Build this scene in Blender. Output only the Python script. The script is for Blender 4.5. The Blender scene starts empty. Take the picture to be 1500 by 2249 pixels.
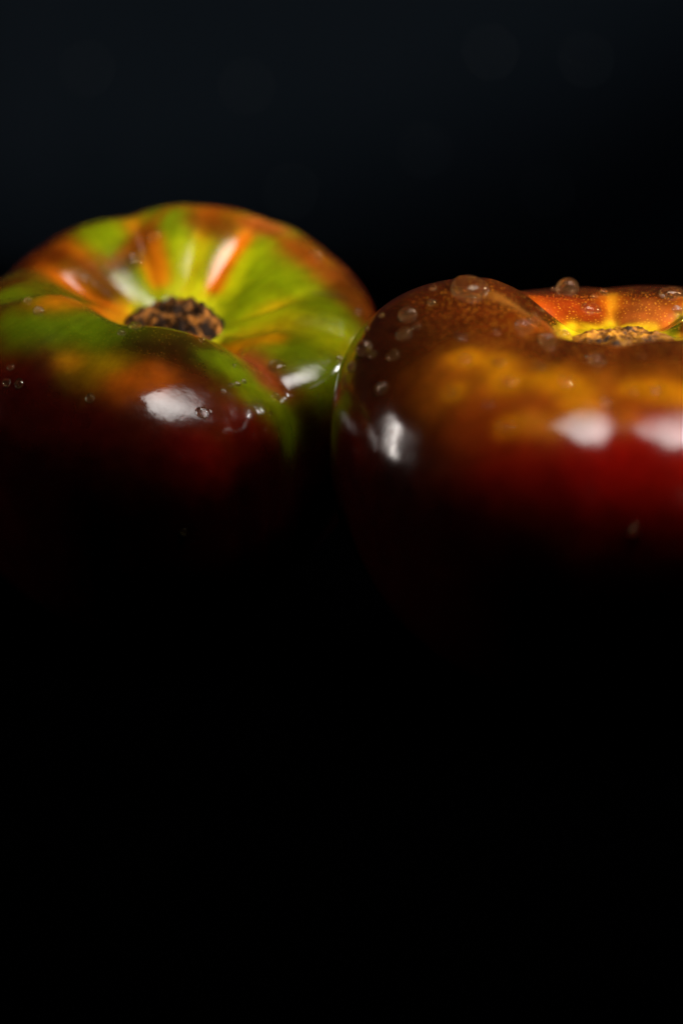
import bpy, bmesh, math, random
import numpy as np
from mathutils import Vector, Matrix
from mathutils.bvhtree import BVHTree

R = math.radians
SC = bpy.context.scene
COL = SC.collection
random.seed(7)
MM = 0.001

# ------------------------------------------------------------------ camera
ELEV = R(12.0)
FOCUS = 0.428
AIM = Vector((0, 0, 0.0276))
FWD = Vector((0, math.cos(ELEV), -math.sin(ELEV)))
UP = Vector((0, math.sin(ELEV), math.cos(ELEV)))
RIGHT = Vector((1, 0, 0))
CAM = AIM - 0.42 * FWD
cam = bpy.data.cameras.new('camera')
cam.sensor_fit = 'HORIZONTAL'
cam.sensor_width = 24.0
cam.lens = 100.0
cam.clip_start = 0.01
cam.clip_end = 20
cam.dof.use_dof = True
cam.dof.focus_distance = FOCUS
cam.dof.aperture_fstop = 6.7
cam_o = bpy.data.objects.new('camera', cam)
COL.objects.link(cam_o)
cam_o.matrix_world = Matrix(((RIGHT.x, UP.x, -FWD.x, CAM.x), (RIGHT.y, UP.y, -FWD.y, CAM.y),
                             (RIGHT.z, UP.z, -FWD.z, CAM.z), (0, 0, 0, 1)))
SC.camera = cam_o
PXA = 24.0 / 100.0 / 1500.0          # tangent per pixel of the 1500 px wide photograph


def ray(px, py):
    return FWD + RIGHT * ((px - 750) * PXA) + UP * ((1124.5 - py) * PXA)


def at(px, py, depth):
    return CAM + ray(px, py) * depth


# ------------------------------------------------------------------ world and lamps
w = bpy.data.worlds.new('World')
SC.world = w
w.use_nodes = True
bg = w.node_tree.nodes['Background']
bg.inputs[0].default_value = (0.6, 0.8, 1.0, 1)
bg.inputs[1].default_value = 0.0015


def area(name, loc, target, sx, sy, power, col, spread=180):
    l = bpy.data.lights.new(name, 'AREA')
    l.shape = 'RECTANGLE'
    l.size = sx
    l.size_y = sy
    l.energy = power
    l.color = col
    l.spread = R(spread)
    o = bpy.data.objects.new(name, l)
    COL.objects.link(o)
    o.location = loc
    o.rotation_euler = (Vector(target) - Vector(loc)).to_track_quat('-Z', 'Y').to_euler()
    return o


area('key_softbox', (0.10, -0.08, 0.51), (0.02, 0.03, 0.05), 0.28, 0.26, 0.28, (1.0, 0.95, 0.9), 50)
area('left_strip', (-0.40, 0.11, 0.13), (0.005, -.02, 0.04), 0.015, 0.17, 0.36, (1.0, 0.91, 0.84))
area('right_strip', (0.39, 0.09, 0.32), (0.0, 0.02, 0.045), 0.085, 0.085, 1.5, (1.0, 0.97, 0.92))
sl = bpy.data.lights.new('snooted_spot', 'SPOT')          # hard low light from the camera side, its lower edge at half height
sl.energy = 400
sl.color = (1.0, 0.93, 0.80)
sl.shadow_soft_size = .045
SPOT_FROM = Vector((0.29, -0.69, 0.17))
SPOT_AIM = Vector((0.075, 0.0, 0.308))
sl.spot_size = 2 * math.atan(.25 / (SPOT_AIM - SPOT_FROM).length)
sl.spot_blend = .14
so = bpy.data.objects.new('snooted_spot', sl)
COL.objects.link(so)
so.location = SPOT_FROM
so.rotation_euler = (SPOT_AIM - SPOT_FROM).to_track_quat('-Z', 'Y').to_euler()
area('backdrop_lamp', (0.35, 0.25, 0.75), (0.25, 0.5, 0.35), 0.2, 0.2, 01.5, (0.8, 0.9, 1.0), 90)

SC.view_settings.view_transform = 'Standard'
SC.view_settings.look = 'None'
SC.view_settings.exposure = 0
SC.view_settings.gamma = 1
cy = SC.cycles
cy.use_denoising = True
cy.max_bounces = 10
cy.transmission_bounces = 8
cy.caustics_refractive = True
cy.caustics_reflective = False
cy.sample_clamp_indirect = 0


# ------------------------------------------------------------------ helpers
def tag(o, label=None, cat=None, group=None, kind=None):
    if label:
        o['label'] = label
    if cat:
        o['category'] = cat
    if group:
        o['group'] = group
    if kind:
        o['kind'] = kind
    return o


def mesh_obj(name, verts, faces, mat, parent=None, smooth=True):
    me = bpy.data.meshes.new(name)
    me.from_pydata([tuple(v) for v in verts], [], faces)
    me.update()
    if smooth:
        me.polygons.foreach_set('use_smooth', [True] * len(me.polygons))
    me.materials.append(mat)
    o = bpy.data.objects.new(name, me)
    COL.objects.link(o)
    if parent:
        o.parent = parent
    return o


def periodic(ths, vals, q):
    """smooth periodic interpolation of vals given at angles ths (degrees)"""
    t = np.array(ths, float)
    v = np.array(vals, float)
    n = len(t)
    te = np.concatenate([t[-2:] - 360, t, t[:3] + 360])
    ve = np.concatenate([v[-2:], v, v[:3]])
    m = np.gradient(ve, te)
    q = np.mod(q, 360.0)
    q = np.where(q < t[0], q + 360, q)
    i = np.clip(np.searchsorted(te, q, side='right') - 1, 0, len(te) - 2)
    h = te[i + 1] - te[i]
    s = (q - te[i]) / h
    a, b, ma, mb = ve[i], ve[i + 1], m[i] * h, m[i + 1] * h
    return ((2 * s**3 - 3 * s**2 + 1) * a + (s**3 - 2 * s**2 + s) * ma
            + (-2 * s**3 + 3 * s**2) * b + (s**3 - s**2) * mb)


_rng = np.random.RandomState(3)
_P = _rng.permutation(256)
_PP = np.concatenate([_P, _P, _P])
_G = _rng.normal(size=(256, 3))
_G /= np.linalg.norm(_G, axis=1)[:, None]


def noise3(p):
    """gradient noise for an (n,3) array"""
    i = np.floor(p).astype(int)
    f = p - i
    u = f * f * f * (f * (f * 6 - 15) + 10)
    i &= 255

    def g(dx, dy, dz):
        h = _PP[_PP[_PP[(i[:, 0] + dx) & 255] + ((i[:, 1] + dy) & 255)] + ((i[:, 2] + dz) & 255)]
        return ((f - np.array([dx, dy, dz])) * _G[h]).sum(1)
    x, y, z = u.T
    l = lambda a, b, t: a + (b - a) * t
    return l(l(l(g(0, 0, 0), g(1, 0, 0), x), l(g(0, 1, 0), g(1, 1, 0), x), y),
             l(l(g(0, 0, 1), g(1, 0, 1), x), l(g(0, 1, 1), g(1, 1, 1), x), y), z)


def fbm(p, oct=3):
    s, a = 0, 1.0
    for k in range(oct):
        s = s + a * noise3(p * 2**k + 17.3 * k)
        a *= .5
    return s


# ------------------------------------------------------------------ materials
def new_mat(name):
    m = bpy.data.materials.new(name)
    m.use_nodes = True
    nt = m.node_tree
    b = nt.nodes['Principled BSDF']
    return m, nt, b


def skin_material(name, speck):
    m, nt, b = new_mat(name)
    N, L = nt.nodes, nt.links
    at_ = N.new('ShaderNodeAttribute')
    at_.attribute_name = 'skin_colour'
    tc = N.new('ShaderNodeTexCoord')
    # mottled flesh under the skin
    n1 = N.new('ShaderNodeTexNoise')
    n1.inputs['Scale'].default_value = 330
    n1.inputs['Detail'].default_value = 4
    L.new(tc.outputs['Object'], n1.inputs['Vector'])
    mr = N.new('ShaderNodeMapRange')
    mr.inputs['From Min'].default_value = .3
    mr.inputs['From Max'].default_value = .7
    mr.inputs['To Min'].default_value = .82
    mr.inputs['To Max'].default_value = 1.2
    L.new(n1.outputs['Fac'], mr.inputs['Value'])
    mul = N.new('ShaderNodeMix')
    mul.data_type = 'RGBA'
    mul.blend_type = 'MULTIPLY'
    mul.inputs[0].default_value = 1
    L.new(at_.outputs['Color'], mul.inputs[6])
    L.new(mr.outputs[0], mul.inputs[7])
    # tiny golden dots in the skin
    vo = N.new('ShaderNodeTexVoronoi')
    vo.inputs['Scale'].default_value = 1900
    vo.inputs['Randomness'].default_value = 1
    L.new(tc.outputs['Object'], vo.inputs['Vector'])
    ra = N.new('ShaderNodeMapRange')
    ra.inputs['From Min'].default_value = .36
    ra.inputs['From Max'].default_value = .08
    L.new(vo.outputs['Distance'], ra.inputs['Value'])
    rnd = N.new('ShaderNodeMath')
    rnd.operation = 'MULTIPLY'
    sep = N.new('ShaderNodeSeparateColor')
    L.new(vo.outputs['Color'], sep.inputs[0])
    L.new(sep.outputs[0], rnd.inputs[0])
    L.new(ra.outputs[0], rnd.inputs[1])
    sm = N.new('ShaderNodeMath')
    sm.operation = 'MULTIPLY'
    sm.inputs[1].default_value = speck
    L.new(rnd.outputs[0], sm.inputs[0])
    sa = N.new('ShaderNodeMath')
    sa.operation = 'MULTIPLY'
    L.new(sm.outputs[0], sa.inputs[0])
    L.new(at_.outputs['Alpha'], sa.inputs[1])
    mix = N.new('ShaderNodeMix')
    mix.data_type = 'RGBA'
    L.new(sa.outputs[0], mix.inputs[0])
    L.new(mul.outputs[2], mix.inputs[6])
    mix.inputs[7].default_value = (0.62, 0.27, 0.02, 1)
    L.new(mix.outputs[2], b.inputs['Base Color'])
    # very fine relief
    bu = N.new('ShaderNodeBump')
    bu.inputs['Strength'].default_value = .10
    bu.inputs['Distance'].default_value = .0003
    n2 = N.new('ShaderNodeTexNoise')
    n2.inputs['Scale'].default_value = 900
    n2.inputs['Detail'].default_value = 2
    L.new(tc.outputs['Object'], n2.inputs['Vector'])
    L.new(n2.outputs['Fac'], bu.inputs['Height'])
    L.new(bu.outputs[0], b.inputs['Normal'])
    n3 = N.new('ShaderNodeTexNoise')                       # uneven waxy bloom
    n3.inputs['Scale'].default_value = 140
    n3.inputs['Detail'].default_value = 5
    n3.inputs['Roughness'].default_value = .65
    L.new(tc.outputs['Object'], n3.inputs['Vector'])
    rr = N.new('ShaderNodeMapRange')
    rr.inputs['From Min'].default_value = .35
    rr.inputs['From Max'].default_value = .7
    rr.inputs['To Min'].default_value = .11
    rr.inputs['To Max'].default_value = .19
    L.new(n3.outputs['Fac'], rr.inputs['Value'])
    L.new(rr.outputs[0], b.inputs['Roughness'])
    b.inputs['IOR'].default_value = 1.45
    b.inputs['Subsurface Weight'].default_value = .2
    b.inputs['Subsurface Radius'].default_value = (1.0, .35, .1)
    b.inputs['Subsurface Scale'].default_value = .002
    return m


def scar_material(name, dark, mid, light, spec=.4):
    m, nt, b = new_mat(name)
    N, L = nt.nodes, nt.links
    tc = N.new('ShaderNodeTexCoord')
    n1 = N.new('ShaderNodeTexNoise')
    n1.inputs['Scale'].default_value = 420
    n1.inputs['Detail'].default_value = 6
    n1.inputs['Roughness'].default_value = .65
    L.new(tc.outputs['Object'], n1.inputs['Vector'])
    cr = N.new('ShaderNodeValToRGB')
    e = cr.color_ramp.elements
    e[0].position, e[0].color = .36, (*dark, 1)
    e[1].position, e[1].color = .66, (*light, 1)
    k = e.new(.5)
    k.color = (*mid, 1)
    L.new(n1.outputs['Fac'], cr.inputs[0])
    L.new(cr.outputs[0], b.inputs['Base Color'])
    bu = N.new('ShaderNodeBump')
    bu.inputs['Strength'].default_value = .8
    bu.inputs['Distance'].default_value = .0006
    n2 = N.new('ShaderNodeTexNoise')
    n2.inputs['Scale'].default_value = 1100
    n2.inputs['Detail'].default_value = 5
    L.new(tc.outputs['Object'], n2.inputs['Vector'])
    L.new(n2.outputs['Fac'], bu.inputs['Height'])
    L.new(bu.outputs[0], b.inputs['Normal'])
    b.inputs['Roughness'].default_value = .55
    b.inputs['Specular IOR Level'].default_value = spec
    return m


M_water, nt_, b_ = new_mat('water')
b_.inputs['Base Color'].default_value = (1, 1, 1, 1)
b_.inputs['Transmission Weight'].default_value = 1
b_.inputs['IOR'].default_value = 1.333
b_.inputs['Roughness'].default_value = 0.0
t_ = nt_.nodes.new('ShaderNodeBsdfTransparent')          # most of the light goes straight through
m_ = nt_.nodes.new('ShaderNodeMixShader')
m_.inputs[0].default_value = .12
k_ = nt_.nodes.new('ShaderNodeBsdfTranslucent')          # added warm translucence, imitates the glow of light focused by the drop
k_.inputs['Color'].default_value = (1.0, .62, .25, 1)
m2_ = nt_.nodes.new('ShaderNodeMixShader')
m2_.inputs[0].default_value = .11
nt_.links.new(b_.outputs[0], m_.inputs[1])
nt_.links.new(t_.outputs[0], m_.inputs[2])
nt_.links.new(m_.outputs[0], m2_.inputs[1])
nt_.links.new(k_.outputs[0], m2_.inputs[2])
nt_.links.new(m2_.outputs[0], nt_.nodes['Material Output'].inputs['Surface'])

M_table, nt_, b_ = new_mat('black_table')
n_ = nt_.nodes.new('ShaderNodeTexNoise')
n_.inputs['Scale'].default_value = 60
n_.inputs['Detail'].default_value = 6
c_ = nt_.nodes.new('ShaderNodeValToRGB')
c_.color_ramp.elements[0].color = (.00005, .00005, .00007, 1)
c_.color_ramp.elements[1].color = (.00015, .00015, .0002, 1)
nt_.links.new(n_.outputs['Fac'], c_.inputs[0])
nt_.links.new(c_.outputs[0], b_.inputs['Base Color'])
b_.inputs['Roughness'].default_value = .7
b_.inputs['Specular IOR Level'].default_value = .0

M_back, nt_, b_ = new_mat('dark_blue_cloth')
n_ = nt_.nodes.new('ShaderNodeTexNoise')
n_.inputs['Scale'].default_value = 9
n_.inputs['Detail'].default_value = 5
c_ = nt_.nodes.new('ShaderNodeValToRGB')
c_.color_ramp.elements[0].color = (.0005, .0008, .0012, 1)
c_.color_ramp.elements[1].color = (.0008, .0011, .0017, 1)
nt_.links.new(n_.outputs['Fac'], c_.inputs[0])
nt_.links.new(c_.outputs[0], b_.inputs['Base Color'])
b_.inputs['Roughness'].default_value = 1
b_.inputs['Specular IOR Level'].default_value = 0

# ------------------------------------------------------------------ table and backdrop
bm = bmesh.new()
bmesh.ops.create_cube(bm, size=1)
bmesh.ops.scale(bm, vec=(1.6, 1.2, .03), verts=bm.verts)
bmesh.ops.translate(bm, vec=(0, -.08, -.015), verts=bm.verts)
bmesh.ops.bevel(bm, geom=bm.edges[:], offset=.004, segments=2, affect='EDGES')
me = bpy.data.meshes.new('table_top')
bm.to_mesh(me)
bm.free()
me.materials.append(M_table)
tt = bpy.data.objects.new('table_top', me)
COL.objects.link(tt)
tag(tt, kind='structure')

nx, nz = 90, 50
V, F = [], []
for j in range(nz + 1):
    for i in range(nx + 1):
        x = -1.2 + 2.4 * i / nx
        z = -.5 + 1.6 * j / nz
        y = .62 + .012 * math.sin(x * 11 + .6 * z) + .006 * math.sin(x * 27 + 2)
        V.append((x, y, z))
for j in range(nz):
    for i in range(nx):
        a = j * (nx + 1) + i
        F.append((a, a + 1, a + nx + 2, a + nx + 1))
bd = mesh_obj('backdrop', V, F, M_back)
tag(bd, kind='structure')


# ------------------------------------------------------------------ tomatoes
NT, NI, NO, NL = 720, 46, 70, 50


class Tomato:
    def __init__(s, origin, tilt, tab, furrows, seed, bottom, full=.75, inner=1.35, lumps=1.0):
        """tab rows: theta, scar radius, crest radius, crest height, equator radius, equator height (mm)"""
        s.origin, s.seed = origin, seed
        s.rot = tilt
        th = np.arange(NT) * 360.0 / NT
        s.th = th
        T = np.array(tab, float)
        rs, rc, zc, re, ze = [periodic(T[:, 0], T[:, k], th) for k in range(1, 6)]
        # furrows run from the scar over the shoulder
        fz = np.zeros(NT)
        fr = np.zeros(NT)
        for (a, wd, dz, dr) in furrows:
            d = (th - a + 180) % 360 - 180
            g = np.exp(-(np.sqrt(d * d + (wd * .22) ** 2) - wd * .22) / (wd * .62))
            fz += dz * g
            fr += dr * g
        rows = []
        sv = []
        for i in range(NI):                                   # scar edge to crest
            t = i / NI
            r = rs + (rc - rs) * t
            e = np.sin(t * math.pi / 2) ** inner
            ff = math.sin(min(1, t * 1.8) * math.pi / 2) ** 1.2
            if t > .55:
                ff *= 1 - .5 * ((t - .55) / .45) ** 2 * (3 - 2 * (t - .55) / .45)
            z = zc * e - fz * ff
            rows.append((r, z))
            sv.append(t)
        for i in range(NO):                                   # crest to equator
            t = i / NO
            a = t * math.pi / 2
            r = rc + (re - rc) * math.sin(a)
            z = ze + (zc - ze) * math.cos(a) ** full
            k = 1 - t * .35
            r = r - fr * math.sin(a) ** 1.2 * k
            z = z - fz * .5 * math.cos(a) ** 1.8
            rows.append((r, z))
            sv.append(1 + t)
        for i in range(NL + 1):                               # equator to blossom end
            t = i / NL
            a = t * math.pi / 2
            r = re * math.cos(a) ** .8 if i < NL else re * .012
            z = ze + (bottom - ze) * math.sin(a)
            r = r - fr * (.65 * (1 - t) ** 1.2)
            rows.append((r, z))
            sv.append(2 + t)
        c, n = np.cos(np.radians(th)), np.sin(np.radians(th))
        P = np.array([np.stack([r * c, r * n, z], 1) for r, z in rows])    # rows x NT x 3
        flat = P.reshape(-1, 3)
        lump = fbm(flat * .055 + seed * 9.1, 2) * .9 + fbm(flat * .16 + seed, 2) * .22
        fade = np.clip(np.repeat(np.array(sv), NT), 0, 1)
        dirv = flat / (np.linalg.norm(flat - np.array([0, 0, bottom * .5]), axis=1)[:, None] + 1e-6)
        flat = flat + (flat - np.array([0, 0, bottom * .4])) / (np.linalg.norm(
            flat - np.array([0, 0, bottom * .4]), axis=1)[:, None]) * (lumps * lump * fade)[:, None]
        s.local = flat                                        # mm, scar at the origin
        s.sv = np.repeat(np.array(sv), NT)
        s.tv = np.tile(th, len(rows))
        s.rs = rs
        nr = len(rows)
        F = []
        for j in range(nr - 1):
            a = j * NT
            for i in range(NT):
                i2 = (i + 1) % NT
                F.append((a + i, a + NT + i, a + NT + i2, a + i2))
        F.append(tuple((nr - 1) * NT + i for i in range(NT))[::-1])
        s.faces = F
        Rm = np.array(tilt.to_3x3())
        Wd = (flat @ Rm.T) * MM + np.array(origin)
        s.world = Wd
        s.bvh = BVHTree.FromPolygons([Vector(v) for v in Wd], F)

    def hit(s, px, py):
        d = ray(px, py).normalized()
        p, n, i, dist = s.bvh.ray_cast(CAM, d)
        if p is None:                                         # just past the outline: nearest point
            q = at(px, py, (Vector(s.origin) - CAM).dot(FWD))
            p, n, i, dist = s.bvh.find_nearest(q)
        if n.dot(p - (Vector(s.origin) - Vector((0, 0, .02)))) < 0:
            n = -n
        return p, n


def strokes(tom, colour, lst):
    """patches of skin colour: (pixel chain on the skin, radius mm, colour, strength)"""
    W = tom.world / MM
    wob = fbm(W * .22 + tom.seed * 3.3, 3)
    wob2 = fbm(W * .8 + tom.seed * 5.7, 2)
    for chain, rad, colr, st in lst:
        pts = [np.array(tom.hit(*p)[0]) / MM for p in chain]
        d = np.full(len(W), 1e9)
        if len(pts) == 1:
            d = np.linalg.norm(W - pts[0], axis=1)
        for a, b in zip(pts[:-1], pts[1:]):
            ab = b - a
            t = np.clip(((W - a) @ ab) / (ab @ ab + 1e-9), 0, 1)
            d = np.minimum(d, np.linalg.norm(W - a - t[:, None] * ab, axis=1))
        d = d / rad + wob * .32 + wob2 * .14
        wgt = st / (1 + np.exp(np.clip((d - 1) * 3.4, -30, 30)))
        colour += wgt[:, None] * (np.array(colr) - colour)
    return colour


def build_tomato(tom, colour, label, scar_mat, skin_mat, scar_label=None, scar_h=0.0, rough=1.0):
    base = tom.world[:, 2].min()
    root = bpy.data.objects.new('tomato', None)
    COL.objects.link(root)
    root.empty_display_size = .02
    root.location = (tom.origin[0], tom.origin[1], base)
    tag(root, label, 'tomato', 'heirloom tomatoes side by side')
    off = np.array(root.location)
    sk = mesh_obj('skin', tom.world - off, tom.faces, skin_mat, root)
    ca = sk.data.color_attributes.new('skin_colour', 'FLOAT_COLOR', 'POINT')
    c4 = np.ones((len(tom.world), 4), np.float32)
    # streaks that run out from the scar along the ribs
    tr = np.radians(tom.tv)
    st = noise3(np.stack([np.cos(tr) * 16, np.sin(tr) * 16, tom.sv * 1.1 + tom.seed], 1)) \
        + .6 * noise3(np.stack([np.cos(tr) * 38, np.sin(tr) * 38, tom.sv * 2.3 + tom.seed], 1))
    c4[:, :3] = np.clip(colour * (1 + .22 * st * np.clip(2.2 - tom.sv, 0, 1))[:, None], 0, 1)
    c4[:, 3] = 1 - np.clip((tom.sv - .95) / .5, 0, 1)
    ca.data.foreach_set('color', c4.ravel())
    # corky stem scar: a rough lumpy disc set into the hollow
    nr, na = 34, 160
    th = np.arange(na) * 360 / na
    rs = np.interp(th, tom.th, tom.rs) * 1.0
    edge = 1 + .16 * noise3(np.stack([np.cos(np.radians(th)) * 2.2, np.sin(np.radians(th)) * 2.2, th * 0 + tom.seed], 1)) \
        + .09 * noise3(np.stack([np.cos(np.radians(th)) * 7, np.sin(np.radians(th)) * 7, th * 0 + tom.seed], 1))
    V = [(0, 0, scar_h)]
    for j in range(1, nr + 1):
        t = j / nr
        r = rs * (1.06 * edge) * t
        x, y = r * np.cos(np.radians(th)), r * np.sin(np.radians(th))
        h = scar_h * (1 - t**3) + (.25 if t < .97 else .0)
        p = np.stack([x, y, 0 * x + tom.seed], 1)
        z = h + rough * ((1 - t**6) * (1.6 * fbm(p * .24, 3) + .8 * fbm(p * .8 + 5, 3)) - .2) + .45 * (1 - t**4)
        if j == nr:
            z = z * 0 - .6
        V += [tuple(q) for q in np.stack([x, y, z], 1)]
    F = [(0, 1 + i, 1 + (i + 1) % na) for i in range(na)]
    for j in range(nr - 1):
        a = 1 + j * na
        for i in range(na):
            i2 = (i + 1) % na
            F.append((a + i, a + na + i, a + na + i2, a + i2))
    Rm = np.array(tom.rot.to_3x3())
    Wd = (np.array(V) @ Rm.T) * MM + np.array(tom.origin) - off
    sc = mesh_obj('stem_scar', Wd, F, scar_mat, root)
    if scar_label:
        sc['label'] = scar_label
    return root


# skin colours; DEEP and DARK also serve as painted shade
RED = (.17, .0025, .001)
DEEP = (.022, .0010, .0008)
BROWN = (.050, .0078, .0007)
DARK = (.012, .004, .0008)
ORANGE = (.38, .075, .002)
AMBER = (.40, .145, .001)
GREEN = (.095, .125, .0010)
DGREEN = (.056, .088, .0012)
LIME = (.27, .27, .002)
YELLOW = (.66, .46, .006)
PALE = (.75, .5, .12)


def base_colour(tom, furrows, kg):
    n = len(tom.world)
    s = tom.sv
    L = tom.local
    nz = fbm(L * .09 + tom.seed, 3)
    n2 = fbm(L * .3 + tom.seed * 2, 2)
    col = np.zeros((n, 3))
    mixc = lambda c, a, k: a[:, None] * np.array(k) + (1 - a[:, None]) * c
    sm = lambda x, a, b: (lambda t: t * t * (3 - 2 * t))(np.clip((x - a) / (b - a), 0, 1))
    col[:] = RED
    col = mixc(col, sm(s + nz * .4, 1.4, 2.0), DEEP)  # shade of the lower body painted into its colour
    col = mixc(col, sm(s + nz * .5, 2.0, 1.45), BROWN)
    g = sm(s + nz * .7 + n2 * .2, 1.35, .95) * kg
    col = mixc(col, g, GREEN)
    f = np.zeros(n)
    for (a, wd, dz, dr) in furrows:
        d = (tom.tv - a + 180) % 360 - 180
        f = np.maximum(f, np.exp(-(d / (wd * .6)) ** 2))
    col = mixc(col, f * sm(s, 1.3, .7) * .8, ORANGE)
    col = mixc(col, sm(s + n2 * .12, .28, .02), YELLOW if kg < .1 else (.42, .40, .006))
    return col


# ---- the right tomato, tipped a little towards the camera
FR = [(91, 11, 1.5, .8), (134, 12, 2.2, 1.2), (48, 12, 1.7, 1.0), (224, 18, .8, .4), (262, 11, 1.5, 2.6),
      (303, 12, 1.5, 2.4), (345, 13, 1.8, 2), (20, 12, 1.6, 1.8)]
TR = [(0, 7.5, 19, 3.5, 44, -16), (45, 7, 19, 3.6, 44, -16), (90, 6.6, 20, 2.9, 43, -16), (120, 6.8, 20, 3.2, 41, -16),
      (150, 7.2, 21, 6.8, 41.5, -16), (172, 7.6, 21, 9.0, 43, -16), (200, 7.8, 20, 7.6, 44, -16), (235, 7.5, 19, 4.6, 47, -16),
      (262, 7.2, 18, 4.6, 48, -16), (310, 7.4, 18, 4.8, 47.5, -16)]
OR_ = at(1368, 750, .42)
right = Tomato(OR_, Matrix.Rotation(R(6), 4, 'X'), TR, FR, 1.0, -51.9, .72, 1.35, .3)

# ---- the left tomato, tipped further towards the camera
FL = [(60, 11, 1.3, .6), (106, 10, 2.4, .6), (150, 12, 2.2, 1.2), (190, 11, 2.8, 1.2), (342, 12, 2.0, 1.2), (311, 15, 4.2, 8.0),
      (3, 7, 1.1, .5), (80, 9, .4, .3), (135, 8, .4, .3), (287, 6, .1, 1.0), (295, 5, .2, 1.2), (302, 5, .3, 1.0)]
TL = [(0, 8.2, 22, 5.0, 34, -12), (30, 8.2, 24.5, 6.6, 34.3, -14), (60, 8.4, 26.5, 8.2, 35.5, -14), (90, 8.8, 28, 8.7, 36, -14),
      (120, 8.8, 27, 7.2, 37, -14), (150, 8.2, 25, 5.3, 36, -15), (178, 7.8, 23, 5.8, 37, -16), (206, 7.8, 21, 10.2, 39, -17), (222, 7.7, 20, 9.4, 40, -17),
      (240, 7.6, 18.5, 8.0, 41, -18), (268, 7.8, 18, 8.2, 43, -18), (290, 8, 17, 6.2, 41, -17), (318, 8.1, 18, 3.2, 35, -10), (335, 8.1, 19, 3.6, 32.5, -7)]
OL = at(378, 717, .455)
left = Tomato(OL, Matrix.Rotation(R(18), 4, 'X'), TL, FL, 2.0, -47.7, .42, 1.0, .6)
for t_ in (left, right):
    print('lowest point', t_.world[:, 2].min())

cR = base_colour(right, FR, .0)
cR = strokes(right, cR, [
    ([(900, 700), (1000, 690), (1150, 745), (1290, 775)], 5, BROWN, .9),
    ([(800, 780), (900, 800), (930, 900)], 9, (.020, .004, .0008), .95),  # shade on the left shoulder, painted as near-black skin
    ([(1450, 800), (1350, 800)], 4, BROWN, .9),
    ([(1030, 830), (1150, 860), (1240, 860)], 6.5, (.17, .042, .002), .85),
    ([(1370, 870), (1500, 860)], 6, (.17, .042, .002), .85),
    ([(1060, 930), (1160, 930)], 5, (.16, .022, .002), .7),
    ([(1025, 785)], 2.1, AMBER, .55), ([(1095, 795), (1115, 840)], 2.2, AMBER, .55), ([(1200, 830), (1260, 850), (1280, 900)], 2.4, AMBER, .6),  # AMBER dots, also on the next lines: droplet glow painted on the skin
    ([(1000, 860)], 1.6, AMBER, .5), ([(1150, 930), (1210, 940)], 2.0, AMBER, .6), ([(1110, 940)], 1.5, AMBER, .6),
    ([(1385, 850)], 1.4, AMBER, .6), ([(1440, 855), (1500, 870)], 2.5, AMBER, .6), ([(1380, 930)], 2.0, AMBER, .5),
    ([(1090, 650), (1160, 690), (1230, 730)], 1.3, (.22, .08, .01), .6),
    ([(1210, 670), (1300, 685)], 4, (.22, .025, .002), .8),
    ([(1130, 1030), (1300, 1050)], 6, (.16, .0025, .001), .6),
    ([(1420, 1040), (1520, 1040)], 8, (.24, .003, .001), .9),
    ([(1345, 645), (1345, 720)], .8, (.40, .16, .004), .7),
    ([(1250, 722), (1300, 736), (1345, 720), (1430, 715)], 1.0, YELLOW, .9),
    ([(1420, 690)], 4, (.26, .06, .008), .8),
    ([(1494, 692), (1472, 738)], .8, DGREEN, .8),
])
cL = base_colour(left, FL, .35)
cL = strokes(left, cL, [
    ([(20, 650), (110, 650)], 3.4, GREEN, .9),
    ([(228, 505), (255, 560), (298, 625), (325, 652)], 3.8, GREEN, .95),
    ([(370, 475), (385, 510)], 4.6, DGREEN, .95),
    ([(405, 545), (405, 600)], 3.4, GREEN, .8),
    ([(420, 550), (400, 610)], 3.0, LIME, .4),
    ([(560, 530), (560, 620), (520, 700)], 5, GREEN, .95),
    ([(530, 560), (500, 640)], 1.8, LIME, .8),
    ([(640, 610), (740, 700)], 4.5, GREEN, .95),
    ([(580, 700), (740, 750)], 4, LIME, .6),
    ([(620, 760), (720, 830)], 4.2, GREEN, .95),
    ([(520, 765), (610, 742)], 1.6, AMBER, .7),
    ([(540, 790), (590, 850)], 3, (.20, .03, .008), .9),
    ([(352, 615), (345, 560), (335, 530)], 1.5, ORANGE, .75),
    ([(475, 630), (500, 580), (540, 520)], 1.4, ORANGE, .9),
    ([(560, 490), (600, 500)], 2.5, (.20, .04, .008), .9),
    ([(120, 670), (260, 690)], 3.2, ORANGE, .8),
    ([(130, 560), (200, 590), (240, 640)], 2.0, BROWN, .85),
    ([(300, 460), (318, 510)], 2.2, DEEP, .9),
    ([(440, 480), (490, 500)], 3, BROWN, .9),
    ([(650, 540), (720, 600), (800, 690)], 3, (.11, .022, .002), .9),
    ([(60, 720), (180, 715), (250, 740)], 4.5, DGREEN, .95),
    ([(320, 765), (450, 780)], 6, DARK, .97),  # painted shade along the top of the front lobe
    ([(150, 800)], 2.5, AMBER, .7), ([(235, 805)], 3, (.24, .14, .001), .7), ([(190, 840)], 3, (.16, .09, .001), .7), ([(330, 835), (270, 845)], 3.5, ORANGE, .6),
    ([(40, 850), (150, 950)], 6, DEEP, .8),  # unlit left side of the front lobe, painted dark
    ([(490, 790), (560, 860), (640, 950)], 3, GREEN, .9),
    ([(430, 1030)], 5, RED, .6),
    ([(80, 900), (200, 970), (320, 1020)], 7, DEEP, .85),  # painted shade low on the left of the front lobe
    ([(120, 522), (250, 467), (375, 452), (500, 467), (600, 512), (700, 580)], 1.1, (.10, .020, .001), .7),
])
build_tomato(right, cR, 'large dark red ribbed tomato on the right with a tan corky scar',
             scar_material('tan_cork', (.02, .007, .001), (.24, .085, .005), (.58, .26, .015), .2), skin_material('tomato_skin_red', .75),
             scar_h=.4, rough=.8)
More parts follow.
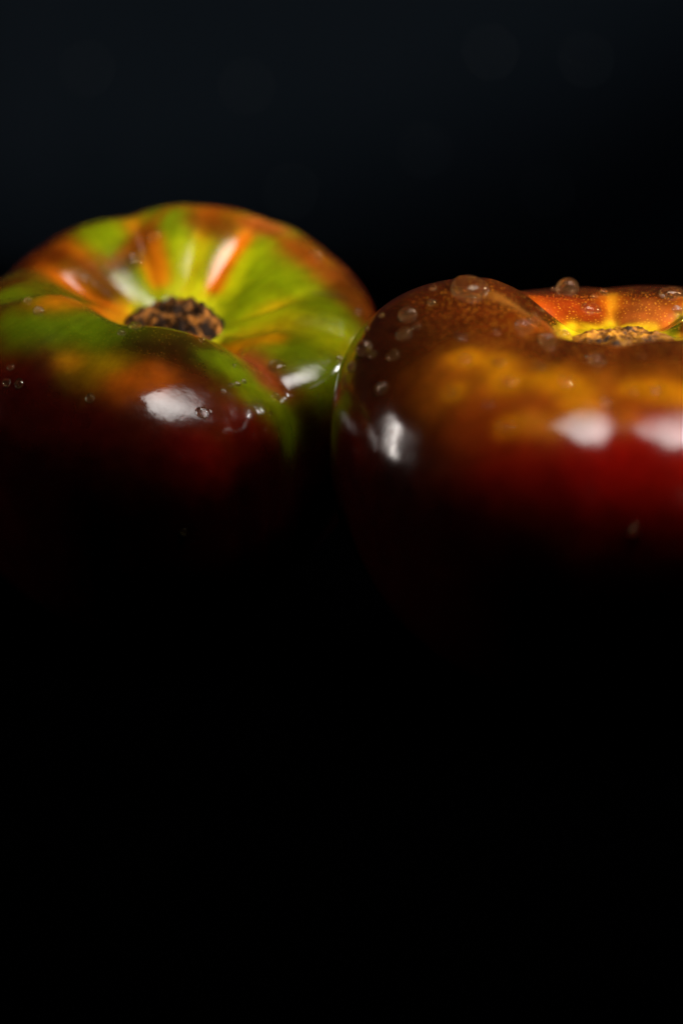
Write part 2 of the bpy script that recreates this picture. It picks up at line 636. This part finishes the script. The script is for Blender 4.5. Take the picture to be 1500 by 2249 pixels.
build_tomato(left, cL, 'green shouldered ribbed tomato on the left with a blackened scar',
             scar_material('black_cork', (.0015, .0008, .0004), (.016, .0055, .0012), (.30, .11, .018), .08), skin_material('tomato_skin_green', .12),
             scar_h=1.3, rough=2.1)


# ------------------------------------------------------------------ pale specks added on the backdrop, blurring into faint highlights
rl = random.Random(5)
for (px, py) in ((1075, 115), (540, 190), (190, 150), (1285, 130), (640, 420), (930, 330), (1200, 420)):
    c = at(px, py, (.60 - CAM.y) / ray(px, py).y)
    n = 9
    rr = [.0011 * rl.uniform(.7, 1.35) for _ in range(n)]
    V = [(c.x, c.y - .0012, c.z)]
    V += [(c.x + rr[i] * math.cos(i * 2 * math.pi / n), c.y, c.z + rr[i] * math.sin(i * 2 * math.pi / n)) for i in range(n)]
    F = [(0, 1 + (i + 1) % n, 1 + i) for i in range(n)] + [tuple(range(1, n + 1))]
    lm = bpy.data.materials.get('pale_speck')
    if not lm:
        lm, nt_, b_ = new_mat('pale_speck')
        b_.inputs['Base Color'].default_value = (.015, .019, .025, 1)
        b_.inputs['Roughness'].default_value = 1
    mesh_obj('highlight_speck', V, F, lm, bd)


# ------------------------------------------------------------------ water droplets
def droplet(tom, px, py, rpx, h, label, k):
    """a cap of water on the skin; rpx = radius in photo pixels, h = height / radius"""
    p, n = tom.hit(px, py)
    depth = (p - CAM).dot(FWD)
    r = 1.05 * rpx * PXA * depth
    rd = random.Random(k * 13 + 1)
    na, nr = 40, 14
    ph = [rd.uniform(0, 6.28) for _ in range(3)]
    am = [rd.uniform(.03, .10), rd.uniform(.02, .06), rd.uniform(.01, .04)]
    ax = n.orthogonal().normalized()
    q = Matrix.Rotation(rd.uniform(0, 6.28), 3, n)
    ax = q @ ax
    ay = n.cross(ax)
    V, F = [], []
    h = h * .5 if 'blurred' in label else min(.95, h * 1.4)
    V.append(p + n * (r * h))
    for j in range(1, nr + 1):
        t = j / nr
        a = t * math.pi / 2
        for i in range(na):
            f = i * 2 * math.pi / na
            e = 1 + am[0] * math.cos(2 * f + ph[0]) + am[1] * math.cos(3 * f + ph[1]) + am[2] * math.cos(5 * f + ph[2])
            rad = r * e * math.sin(a)
            V.append(p + (ax * math.cos(f) + ay * math.sin(f)) * rad + n * (r * h * math.cos(a) ** .9))
    # foot, sunk into the skin
    for i in range(na):
        f = i * 2 * math.pi / na
        e = 1 + am[0] * math.cos(2 * f + ph[0])
        V.append(p + (ax * math.cos(f) + ay * math.sin(f)) * r * e * .9 - n * r * .35)
    V.append(p - n * r * .4)
    for i in range(na):
        F.append((0, 1 + i, 1 + (i + 1) % na))
    for j in range(nr):
        a = 1 + j * na
        for i in range(na):
            i2 = (i + 1) % na
            F.append((a + i, a + na + i, a + na + i2, a + i2))
    a = 1 + nr * na
    for i in range(na):
        F.append((a + i, a + na, a + (i + 1) % na))
    o = mesh_obj('water_droplet', [v - p for v in V], F, M_water)
    o.location = p
    tag(o, label, 'water droplet', 'water droplets on the tomato skin')


DROPS = [
    (right, 1247, 634, 25, .85, 'large domed clear droplet standing on the far rim of the right tomato'),
    (right, 1030, 634, 42, .42, 'widest flattened droplet on the top of the left lobe of the right tomato'),
    (right, 1215, 634, 5, .8, 'pinhead droplet just left of the large domed droplet on the far rim'),
    (right, 1325, 643, 9, .7, 'small droplet right of the large domed droplet on the far rim'),
    (right, 1298, 677, 20, .35, 'flat droplet on the red far lobe above the tan scar'),
    (right, 1475, 645, 27, .4, 'broad flat droplet on the far rim at the right edge of the photo'),
    (right, 1488, 680, 11, .5, 'small droplet below the broad flat one at the right edge of the photo'),
    (right, 1305, 650, 8, .4, 'faint tiny droplet above the flat droplet on the red far lobe'),
    (right, 1150, 718, 17, .6, 'left droplet of the upper pair on the slope left of the tan scar'),
    (right, 1170, 707, 11, .6, 'right droplet of the upper pair on the slope left of the tan scar'),
    (right, 1203, 749, 20, .7, 'large glowing droplet left of the tan scar'),
    (right, 1238, 742, 18, .7, 'glowing droplet touching the left end of the tan scar'),
    (right, 1310, 794, 19, .6, 'round droplet on the front rim just below the tan scar'),
    (right, 895, 691, 20, .6, 'bright oval droplet high on the left shoulder of the right tomato'),
    (right, 948, 664, 9, .6, 'small droplet between the bright oval one and the widest flattened droplet'),
    (right, 888, 733, 17, .55, 'droplet directly below the bright oval droplet on the left shoulder'),
    (right, 915, 715, 10, .4, 'faint droplet right of and below the bright oval droplet'),
    (right, 800, 765, 20, .6, 'bright droplet close to the left outline of the right tomato'),
    (right, 818, 778, 11, .4, 'faint droplet right of the bright one close to the left outline'),
    (right, 864, 780, 14, .5, 'dim droplet midway down the dark left shoulder of the right tomato'),
    (right, 772, 806, 11, .6, 'small droplet lowest along the left outline of the right tomato'),
    (right, 838, 853, 15, .5, 'dull red droplet just above the long highlight on the left flank'),
    (right, 838, 692, 7, .6, 'tiny droplet on the upper left outline of the right tomato'),
    (right, 806, 722, 6, .7, 'tiny droplet on the outline between the two tomatoes'),
    (right, 951, 632, 9, .5, 'small clear droplet on the outline left of the widest flattened droplet'),
    (right, 1012, 738, 15, .5, 'blurred droplet alone on the brown left lobe above the amber patch'),
    (right, 1088, 727, 11, .5, 'faint blurred droplet left of the upper pair'),
    (right, 1022, 790, 16, .5, 'blurred amber droplet at the upper left of the amber patch'),
    (right, 1095, 793, 15, .5, 'blurred amber droplet along the top of the amber patch'),
    (right, 1115, 838, 16, .5, 'blurred amber droplet in the middle of the amber patch'),
    (right, 1182, 803, 13, .5, 'blurred faint ringed droplet above the right half of the amber patch'),
    (right, 1242, 838, 18, .5, 'blurred amber droplet above the triangular highlight'),
    (right, 992, 862, 13, .5, 'blurred amber droplet at the left edge of the amber patch'),
    (right, 1112, 938, 14, .5, 'blurred orange droplet lowest on the amber patch'),
    (right, 1074, 890, 12, .5, 'blurred orange droplet left of the lowest one on the amber patch'),
    (right, 1440, 856, 14, .5, 'blurred amber droplet above the highlight at the right edge'),
    (right, 1388, 858, 12, .5, 'blurred amber droplet right of the front crease'),
    (right, 1330, 885, 12, .5, 'blurred amber droplet lying in the front crease'),
    (right, 1410, 782, 10, .5, 'small blurred droplet below the right end of the tan scar'),
    (right, 1393, 1162, 12, .6, 'dark red droplet lowest on the front of the right tomato'),
    (left, 444, 906, 14, .6, 'dark ringed droplet on the right end of the oval front highlight'),
    (left, 460, 903, 5, .6, 'tiny droplet touching the dark ringed one on the oval highlight'),
    (left, 296, 716, 14, .5, 'flat bright droplet on the front rim at the left end of the black scar'),
    (left, 267, 730, 9, .5, 'faint droplet just below the flat bright one on the front rim'),
    (left, 443, 746, 6, .7, 'tiny glinting droplet on the front rim below the black scar'),
    (left, 62, 660, 10, .6, 'droplet on the leftmost green lobe behind the front rim'),
    (left, 85, 682, 11, .6, 'droplet below the leftmost green lobe close to the front rim'),
    (left, 340, 516, 13, .5, 'droplet high on the dark green lobe at the top of the left tomato'),
    (left, 297, 573, 16, .35, 'flat trailing droplet on the long green lobe left of the orange crease'),
    (left, 697, 563, 12, .8, 'pinkish droplet on the right outline of the left tomato'),
    (left, 787, 685, 9, .6, 'small droplet low on the red brown rim near the right tomato'),
    (left, 746, 787, 7, .8, 'brightly glinting droplet where the green lobe meets the right tomato'),
    (left, 608, 804, 18, .3, 'flat droplet left of the highlight on the lower right green lobe'),
    (left, 515, 803, 5, .7, 'tiny droplet on the crease edge right of the front lobe'),
    (left, 491, 860, 6, .6, 'tiny droplet left of the small highlight beside the crease'),
    (left, 507, 846, 6, .6, 'tiny droplet above the small highlight beside the crease'),
    (left, 521, 843, 7, .5, 'elongated bright droplet among the cluster beside the crease'),
    (left, 535, 838, 6, .6, 'rightmost tiny droplet of the cluster beside the crease'),
    (left, 605, 871, 9, .7, 'round clear droplet on the green crease edge'),
    (left, 594, 908, 5, .6, 'tiny dark droplet inside the narrow highlight on the green fold'),
    (left, 198, 874, 11, .5, 'dim amber droplet at the lower left of the amber mottling'),
    (left, 24, 806, 8, .5, 'upper amber droplet on the dark left shoulder at the photo edge'),
    (left, 15, 840, 10, .4, 'amber droplet at the left photo edge on the dark shoulder'),
    (left, 42, 842, 11, .4, 'slanting amber droplet beside the one at the left photo edge'),
    (left, 403, 1167, 8, .6, 'faint red droplet lowest on the front of the left tomato'),
]
for k, (tm, px, py, rp, h, lb) in enumerate(DROPS):
    droplet(tm, px, py, rp, h, lb, k)
